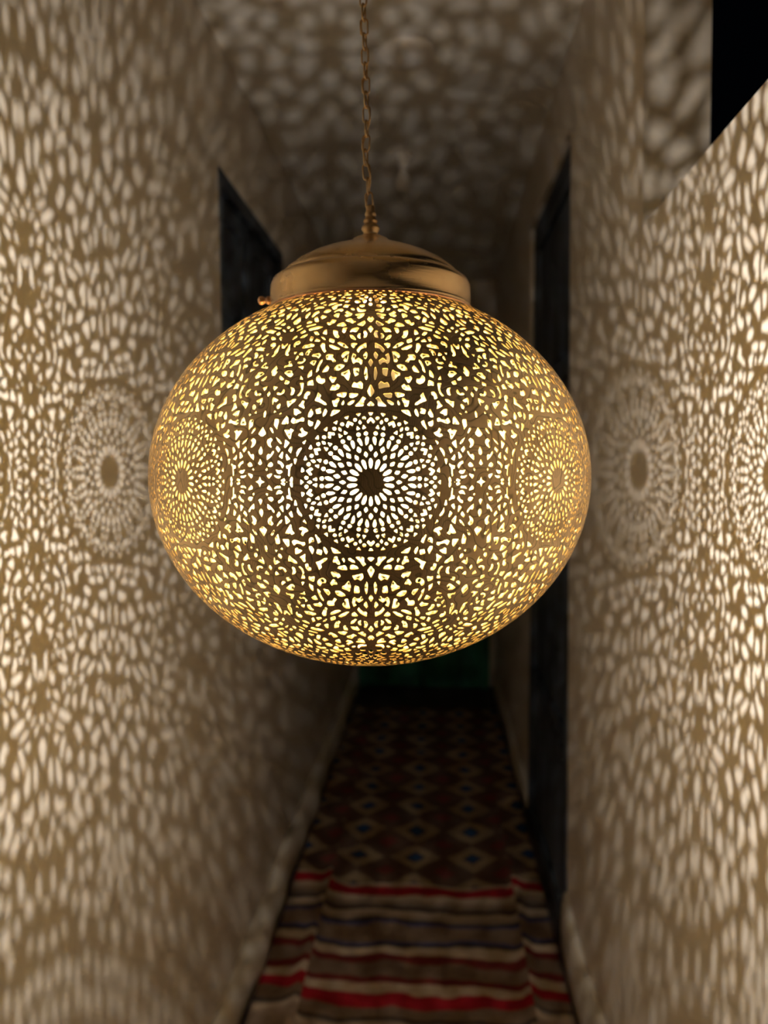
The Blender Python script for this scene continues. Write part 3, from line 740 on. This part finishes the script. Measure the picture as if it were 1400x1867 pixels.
# medallion: eighteen-fold rosette
S = R_IN
def pol(rr, deg): return (rr * S * math.sin(R(deg)), rr * S * math.cos(R(deg)))
def shape(rc, ac, pts, rot=0.0):
    """pts as (tangential, radial) offsets in units of S round the point at (rc, ac)"""
    a = R(ac); out = []
    pts = [(u * 0.88, v * 0.90) for u, v in pts]
    for u, v in pts:
        u2 = u * math.cos(R(rot)) - v * math.sin(R(rot)); v2 = u * math.sin(R(rot)) + v * math.cos(R(rot))
        rr = rc + v2
        out.append(((rr * math.sin(a) + u2 * math.cos(a)) * S, (rr * math.cos(a) - u2 * math.sin(a)) * S))
    return out
def disc(r, n=8): return [(r * math.cos(2 * math.pi * k / n), r * math.sin(2 * math.pi * k / n)) for k in range(n)]
for kk in range(-1, 6):
    a0 = 20 * kk
    a1 = a0 + 10
    J = lambda: random.uniform(-0.004, 0.004)
    for a in (a0, a1):
        polys.append(chaikin(shape(0.955, a, [(-0.044, 0.024), (0.044, 0.024), (0.008 + J(), -0.030)]), 1, 0.15))
    polys.append(chaikin(shape(0.86, a0, [(0.0, 0.058), (0.066, -0.012), (0.040, -0.052), (0.0, -0.006), (-0.040, -0.052), (-0.066, -0.012)]), 1, 0.14))
    polys.append(chaikin(shape(0.845, a1, [(0.0, 0.044), (0.029, 0.0), (0.0, -0.044), (-0.029, 0.0)]), 1, 0.2))
    for s in (-1, 1):
        polys.append(shape(0.895, a0 + s * 6.0, disc(0.031)))
        polys.append(chaikin(shape(0.770, a0 + s * 6.9, [(0.034, -0.032), (-0.034, -0.026), (0.006, 0.042)]), 1, 0.17))
        polys.append(shape(0.677, a0 + s * 5.7, disc(0.033)))
        polys.append(chaikin(shape(0.575, a1 + s * 3.9, [(s * -0.014, -0.075), (s * 0.020, -0.045), (s * 0.046, 0.022), (s * 0.034, 0.058), (s * 0.008, 0.062), (s * -0.018, 0.020)]), 1, 0.2))
    polys.append(chaikin(shape(0.470, a0, [(0.0, 0.060), (0.038, 0.0), (0.0, -0.056), (-0.038, 0.0)]), 1, 0.17))
    polys.append(chaikin(shape(0.385, a1, [(0.0, 0.052), (0.033, 0.0), (0.0, -0.048), (-0.033, 0.0)]), 1, 0.17))
    polys.append(chaikin(shape(0.255, a0, [(0.0, 0.084), (0.030, 0.052), (0.026, -0.03), (0.0, -0.078), (-0.026, -0.03), (-0.030, 0.052)]), 1, 0.2))
for P in polys[-7 * 16:]:
    for i, (x, y) in enumerate(P):
        P[i] = (x / math.cos(t_of_q(y)), y)
# constrained triangulation of a quarter of one of the eight cells
W = H * A
pts, edges = [], []
nb = 14
def addloop(P):
    b = len(pts)
    pts.extend(Vector(p) for p in P)
    edges.extend((b + i, b + (i + 1) % len(P)) for i in range(len(P)))
border = [(W * i / nb, 0.0) for i in range(nb)] + [(W, QMAX * i / 40) for i in range(40)] + [(W - W * i / nb, QMAX) for i in range(nb)] + [(0.0, QMAX - QMAX * i / 40) for i in range(40)]
addloop(border)
def inside(p, P):
    c = False; j = len(P) - 1
    for i in range(len(P)):
        if (P[i][1] > p[1]) != (P[j][1] > p[1]) and p[0] < (P[j][0] - P[i][0]) * (p[1] - P[i][1]) / (P[j][1] - P[i][1]) + P[i][0]: c = not c
        j = i
    return c
boxes = []
for P in polys:
    xs = [p[0] for p in P]; ys = [p[1] for p in P]
    if max(xs) < 0 or min(xs) > W or max(ys) < 0 or min(ys) > QMAX: continue
    boxes.append((min(xs), max(xs), min(ys), max(ys), P))
    addloop(P)
def in_hole(p): return any(a < p[0] < b and c_ < p[1] < d and inside(p, P) for a, b, c_, d, P in boxes)
for i in range(1, nb * 2):
    for j in range(1, 80):
        p = (W * (i + 0.31 * (j % 2)) / (nb * 2), QMAX * j / 80)
        if not in_hole(p): pts.append(Vector(p))
vo, eo, fo, _, _, _ = delaunay_2d_cdt(pts, edges, [], 0, 1e-7)
tris = []
for f in fo:
    cxy = (sum(vo[i].x for i in f) / 3, sum(vo[i].y for i in f) / 3)
    if not (0 < cxy[0] < W and 0 < cxy[1] < QMAX) or in_hole(cxy): continue
    tris.append(tuple(f))
# weld into the full globe
def on_globe(x, q, off=0.0):
    t = t_of_q(q)
    n = Vector((math.cos(t) / A, 0, math.sin(t) / B)).normalized()
    rr, z = A * math.cos(t) + n.x * off, B * math.sin(t) + n.z * off
    az = x / A + AZ0
    return (rr * math.sin(az), -rr * math.cos(az), z)
index, coords = {}, []
def vid(cell, sx, sq, i):
    x = 2 * W * cell + sx * vo[i].x; q = sq * vo[i].y
    x = x % (16 * W)
    if x > 16 * W - 1e-7: x = 0.0
    key = (round(x * 2e6), round(q * 2e6))
    if key not in index:
        index[key] = len(coords); coords.append((x, q))
    return index[key]
faces = []
for cell in range(8):
    for sx in (1, -1):
        for sq in (1, -1):
            for f in tris:
                g = [vid(cell, sx, sq, i) for i in f]
                if len(set(g)) < 3: continue
                if sx * sq < 0: g = g[::-1]
                faces.append(g)
ec = {}
for g in faces:
    for i in range(3):
        a, b = g[i], g[(i + 1) % 3]
        ec[(a, b)] = 1
rim = [(a, b) for (a, b) in ec if (b, a) not in ec]
N = len(coords)
TH = 0.0011
outer = [on_globe(x, q) for x, q in coords]
inner = [on_globe(x, q, -TH) for x, q in coords]
verts = outer + inner
F = [tuple(g) for g in faces] + [tuple(N + i for i in g[::-1]) for g in faces]
mats = [0] * len(faces) + [1] * len(faces)
for a, b in rim:
    k0 = len(verts)
    verts += [outer[a], outer[b], inner[b], inner[a]]
    F.append((k0 + 1, k0, k0 + 3, k0 + 2)); mats.append(2)
me = bpy.data.meshes.new('globe_shade')
me.from_pydata(verts, [], F)
for m in (M_OUT, M_IN, M_EDGE): me.materials.append(m)
me.polygons.foreach_set('material_index', mats)
me.polygons.foreach_set('use_smooth', [True] * (2 * len(faces)) + [False] * len(rim))
me.update()
lamp = empty('pendant_lamp', LAMP)
tag(lamp, 'large lit pendant lamp, a pierced brass globe hanging on a chain in the corridor', 'pendant lamp')
shade = bpy.data.objects.new('globe_shade', me); col.objects.link(shade); shade.parent = lamp
shade['label'] = 'pierced and engraved brass globe with a rosette medallion in each panel'
print('globe', N, len(faces), len(rim))

# foot ring closing the underside
r_end = A * math.cos(t_of_q(QMAX)); z_end = B * math.sin(t_of_q(QMAX))
bm = bmesh.new()
lathe(bm, [(r_end + 0.0006, -z_end + 0.0015), (r_end + 0.0010, -z_end - 0.0012), (r_end - 0.004, -z_end - 0.0030), (r_end - 0.007, -z_end - 0.0030), (r_end - 0.007, -z_end - 0.0010), (r_end - 0.003, -z_end + 0.0005)], 96)
bmesh.ops.recalc_face_normals(bm, faces=bm.faces)
link('foot_ring', bm, M_CAP, lamp, smooth=True)
# cap
bm = bmesh.new()
prof = [(0.1135, 0.1905), (0.1160, 0.1900), (0.1168, 0.1925), (0.1160, 0.1950), (0.1150, 0.1965), (0.1153, 0.2060), (0.1148, 0.2180), (0.1125, 0.2235), (0.1075, 0.2268), (0.1045, 0.2276), (0.1024, 0.2277), (0.1026, 0.2292),
        (0.0985, 0.2350), (0.0880, 0.2432), (0.0740, 0.2512), (0.0580, 0.2580), (0.0430, 0.2622), (0.0330, 0.2648), (0.0290, 0.2664), (0.0266, 0.2692), (0.0225, 0.2722), (0.0200, 0.2745), (0.0150, 0.2768), (0.0100, 0.2790),
        (0.0080, 0.2790), (0.0180, 0.2740), (0.0550, 0.2570), (0.0860, 0.2420), (0.1020, 0.2270), (0.1130, 0.2160), (0.1138, 0.1950), (0.1135, 0.1905)]
lathe(bm, prof, 128)
bmesh.ops.remove_doubles(bm, verts=bm.verts, dist=1e-6)
bmesh.ops.recalc_face_normals(bm, faces=bm.faces)
cap = link('cap', bm, M_CAP, lamp, smooth=True)
cap['label'] = 'brushed brass cap with a stepped domed top'
bm = bmesh.new()
rp = [(0.1165, 0.1925), (0.1180, 0.1912), (0.1178, 0.1892), (0.1160, 0.1880), (0.1140, 0.1888), (0.1146, 0.1915)]
lathe(bm, rp + rp[:1], 128); bmesh.ops.remove_doubles(bm, verts=bm.verts, dist=1e-6); bmesh.ops.recalc_face_normals(bm, faces=bm.faces)
link('copper_rim', bm, M_COPPER, lamp, smooth=True)
# finial: turned neck split by the loop's slot
bm = bmesh.new()
lathe(bm, [(0.0, 0.2780), (0.0095, 0.2785), (0.0080, 0.2805), (0.0078, 0.2820), (0.0098, 0.2840), (0.0106, 0.2868), (0.0096, 0.2895), (0.0076, 0.2912), (0.0070, 0.2930), (0.0082, 0.2945), (0.0078, 0.2965), (0.0062, 0.2985), (0.0058, 0.3010), (0.0066, 0.3025), (0.0060, 0.3050), (0.0050, 0.3070), (0.0052, 0.3110), (0.0040, 0.3130), (0.0, 0.3135)], 40)
bmesh.ops.recalc_face_normals(bm, faces=bm.faces)
link('finial', bm, M_CHAIN, lamp, smooth=True)
# thumb screw on the cap's left side
bm = bmesh.new()
prof = [(0.0, 0.0), (0.0030, 0.0), (0.0030, 0.0020), (0.0044, 0.0030), (0.0052, 0.0055), (0.0044, 0.0080), (0.0028, 0.0092), (0.0040, 0.0105), (0.0053, 0.0135), (0.0046, 0.0165), (0.0025, 0.0180), (0.0, 0.0185)]
lathe(bm, prof, 24)
bmesh.ops.recalc_face_normals(bm, faces=bm.faces)
ts_a = R(-97)
bmesh.ops.transform(bm, matrix=Matrix.Rotation(R(-90), 4, 'Y'), verts=bm.verts)
bmesh.ops.translate(bm, vec=(-0.1135, -0.004, 0.2065), verts=bm.verts)
link('thumb_screw', bm, M_COPPER, lamp, smooth=True)
# socket and bulb
bx, by = BULB.x - LAMP.x, BULB.y - LAMP.y
bz = BULB.z - LAMP.z
bm = bmesh.new(); lathe(bm, [(0.0, 0.2700), (0.006, 0.2700), (0.005, 0.150), (0.015, 0.146), (0.016, 0.090), (0.0135, 0.076), (0.0, 0.076)], 32)
for v in bm.verts:
    f = max(0.0, min(1.0, (0.27 - v.co.z) / 0.2)); v.co.x += bx * f; v.co.y += by * f
bmesh.ops.recalc_face_normals(bm, faces=bm.faces)
link('bulb_socket', bm, M_SOCKET, lamp, smooth=True)
bm = bmesh.new(); lathe(bm, [(0.0, bz + 0.074), (0.0125, bz + 0.074), (0.0130, bz + 0.060), (0.020, bz + 0.044), (0.027, bz + 0.024), (0.030, bz + 0.002), (0.027, bz - 0.016), (0.017, bz - 0.027), (0.0, bz - 0.031)], 40)
bmesh.ops.translate(bm, vec=(bx, by, 0), verts=bm.verts); bmesh.ops.recalc_face_normals(bm, faces=bm.faces)
glass = link('light_bulb', bm, M_GLASS, lamp, smooth=True); glass['label'] = 'clear bulb inside the globe'
bm = bmesh.new(); bmesh.ops.create_icosphere(bm, subdivisions=2, radius=0.0036, matrix=Matrix.Translation((bx, by, bz)))
fil = link('filament', bm, M_LIGHT, glass, smooth=True)
# chain up to a ceiling hook; the cord runs beside it
ztop = ceil_z(LAMP.x - 0.01, LAMP.y) - LAMP.z
def chain_axis(z):
    s = (z - 0.31) / 0.25
    return Vector((-0.0010 - 0.0075 * min(s, 1.6) - 0.0028 * math.exp(-((z - 0.365) / 0.03) ** 2), 0.0, z))
def link_mesh():
    bm = bmesh.new()
    P = []
    L, w = 0.0092, 0.0042
    for k_ in range(20):
        a = 2 * math.pi * k_ / 20
        P.append((w * math.cos(a), 0, (L - w) * (1 if math.sin(a) >= 0 else -1) + w * math.sin(a)))
    tube(bm, P, 0.00105, 6, closed=True)
    bmesh.ops.recalc_face_normals(bm, faces=bm.faces)
    return bm
z = 0.3190
first = None
i = 0
while z < ztop - 0.035:
    if first is None:
        o = first = link('chain_link', link_mesh(), M_CHAIN, lamp, smooth=True)
    else:
        o = first.copy(); col.objects.link(o); o.parent = lamp
    o.location = chain_axis(z)
    d = chain_axis(z + 0.01) - chain_axis(z - 0.01)
    o.rotation_euler = (0, math.atan2(d.x, d.z), R(72 if i % 2 else -12) + 0.12 * math.sin(i * 1.7))
    z += 0.0160; i += 1
bm = bmesh.new()
P = []
zz = 0.3120
while zz < ztop - 0.015:
    c_ = chain_axis(zz)
    P.append(c_ + Vector((0.0035 * math.sin(zz * 95), 0.0035 * math.cos(zz * 95), 0)))
    zz += 0.006
tube(bm, P, 0.0010, 6)
bmesh.ops.recalc_face_normals(bm, faces=bm.faces)
link('power_cord', bm, M_CHAIN, lamp, smooth=True)
bm = bmesh.new()
ct_ = chain_axis(ztop - 0.02)
lathe(bm, [(0.0, 0.004), (0.032, 0.004), (0.030, -0.006), (0.016, -0.014), (0.0, -0.016)], 32, (ct_.x, 0, ztop))
tube(bm, [ct_ + Vector((0.006 * math.cos(a), 0, -0.003 + 0.008 * math.sin(a))) for a in [R(x) for x in range(90, 400, 20)]], 0.0016, 6)
bmesh.ops.recalc_face_normals(bm, faces=bm.faces)
link('ceiling_hook', bm, M_CHAIN, lamp, smooth=True)
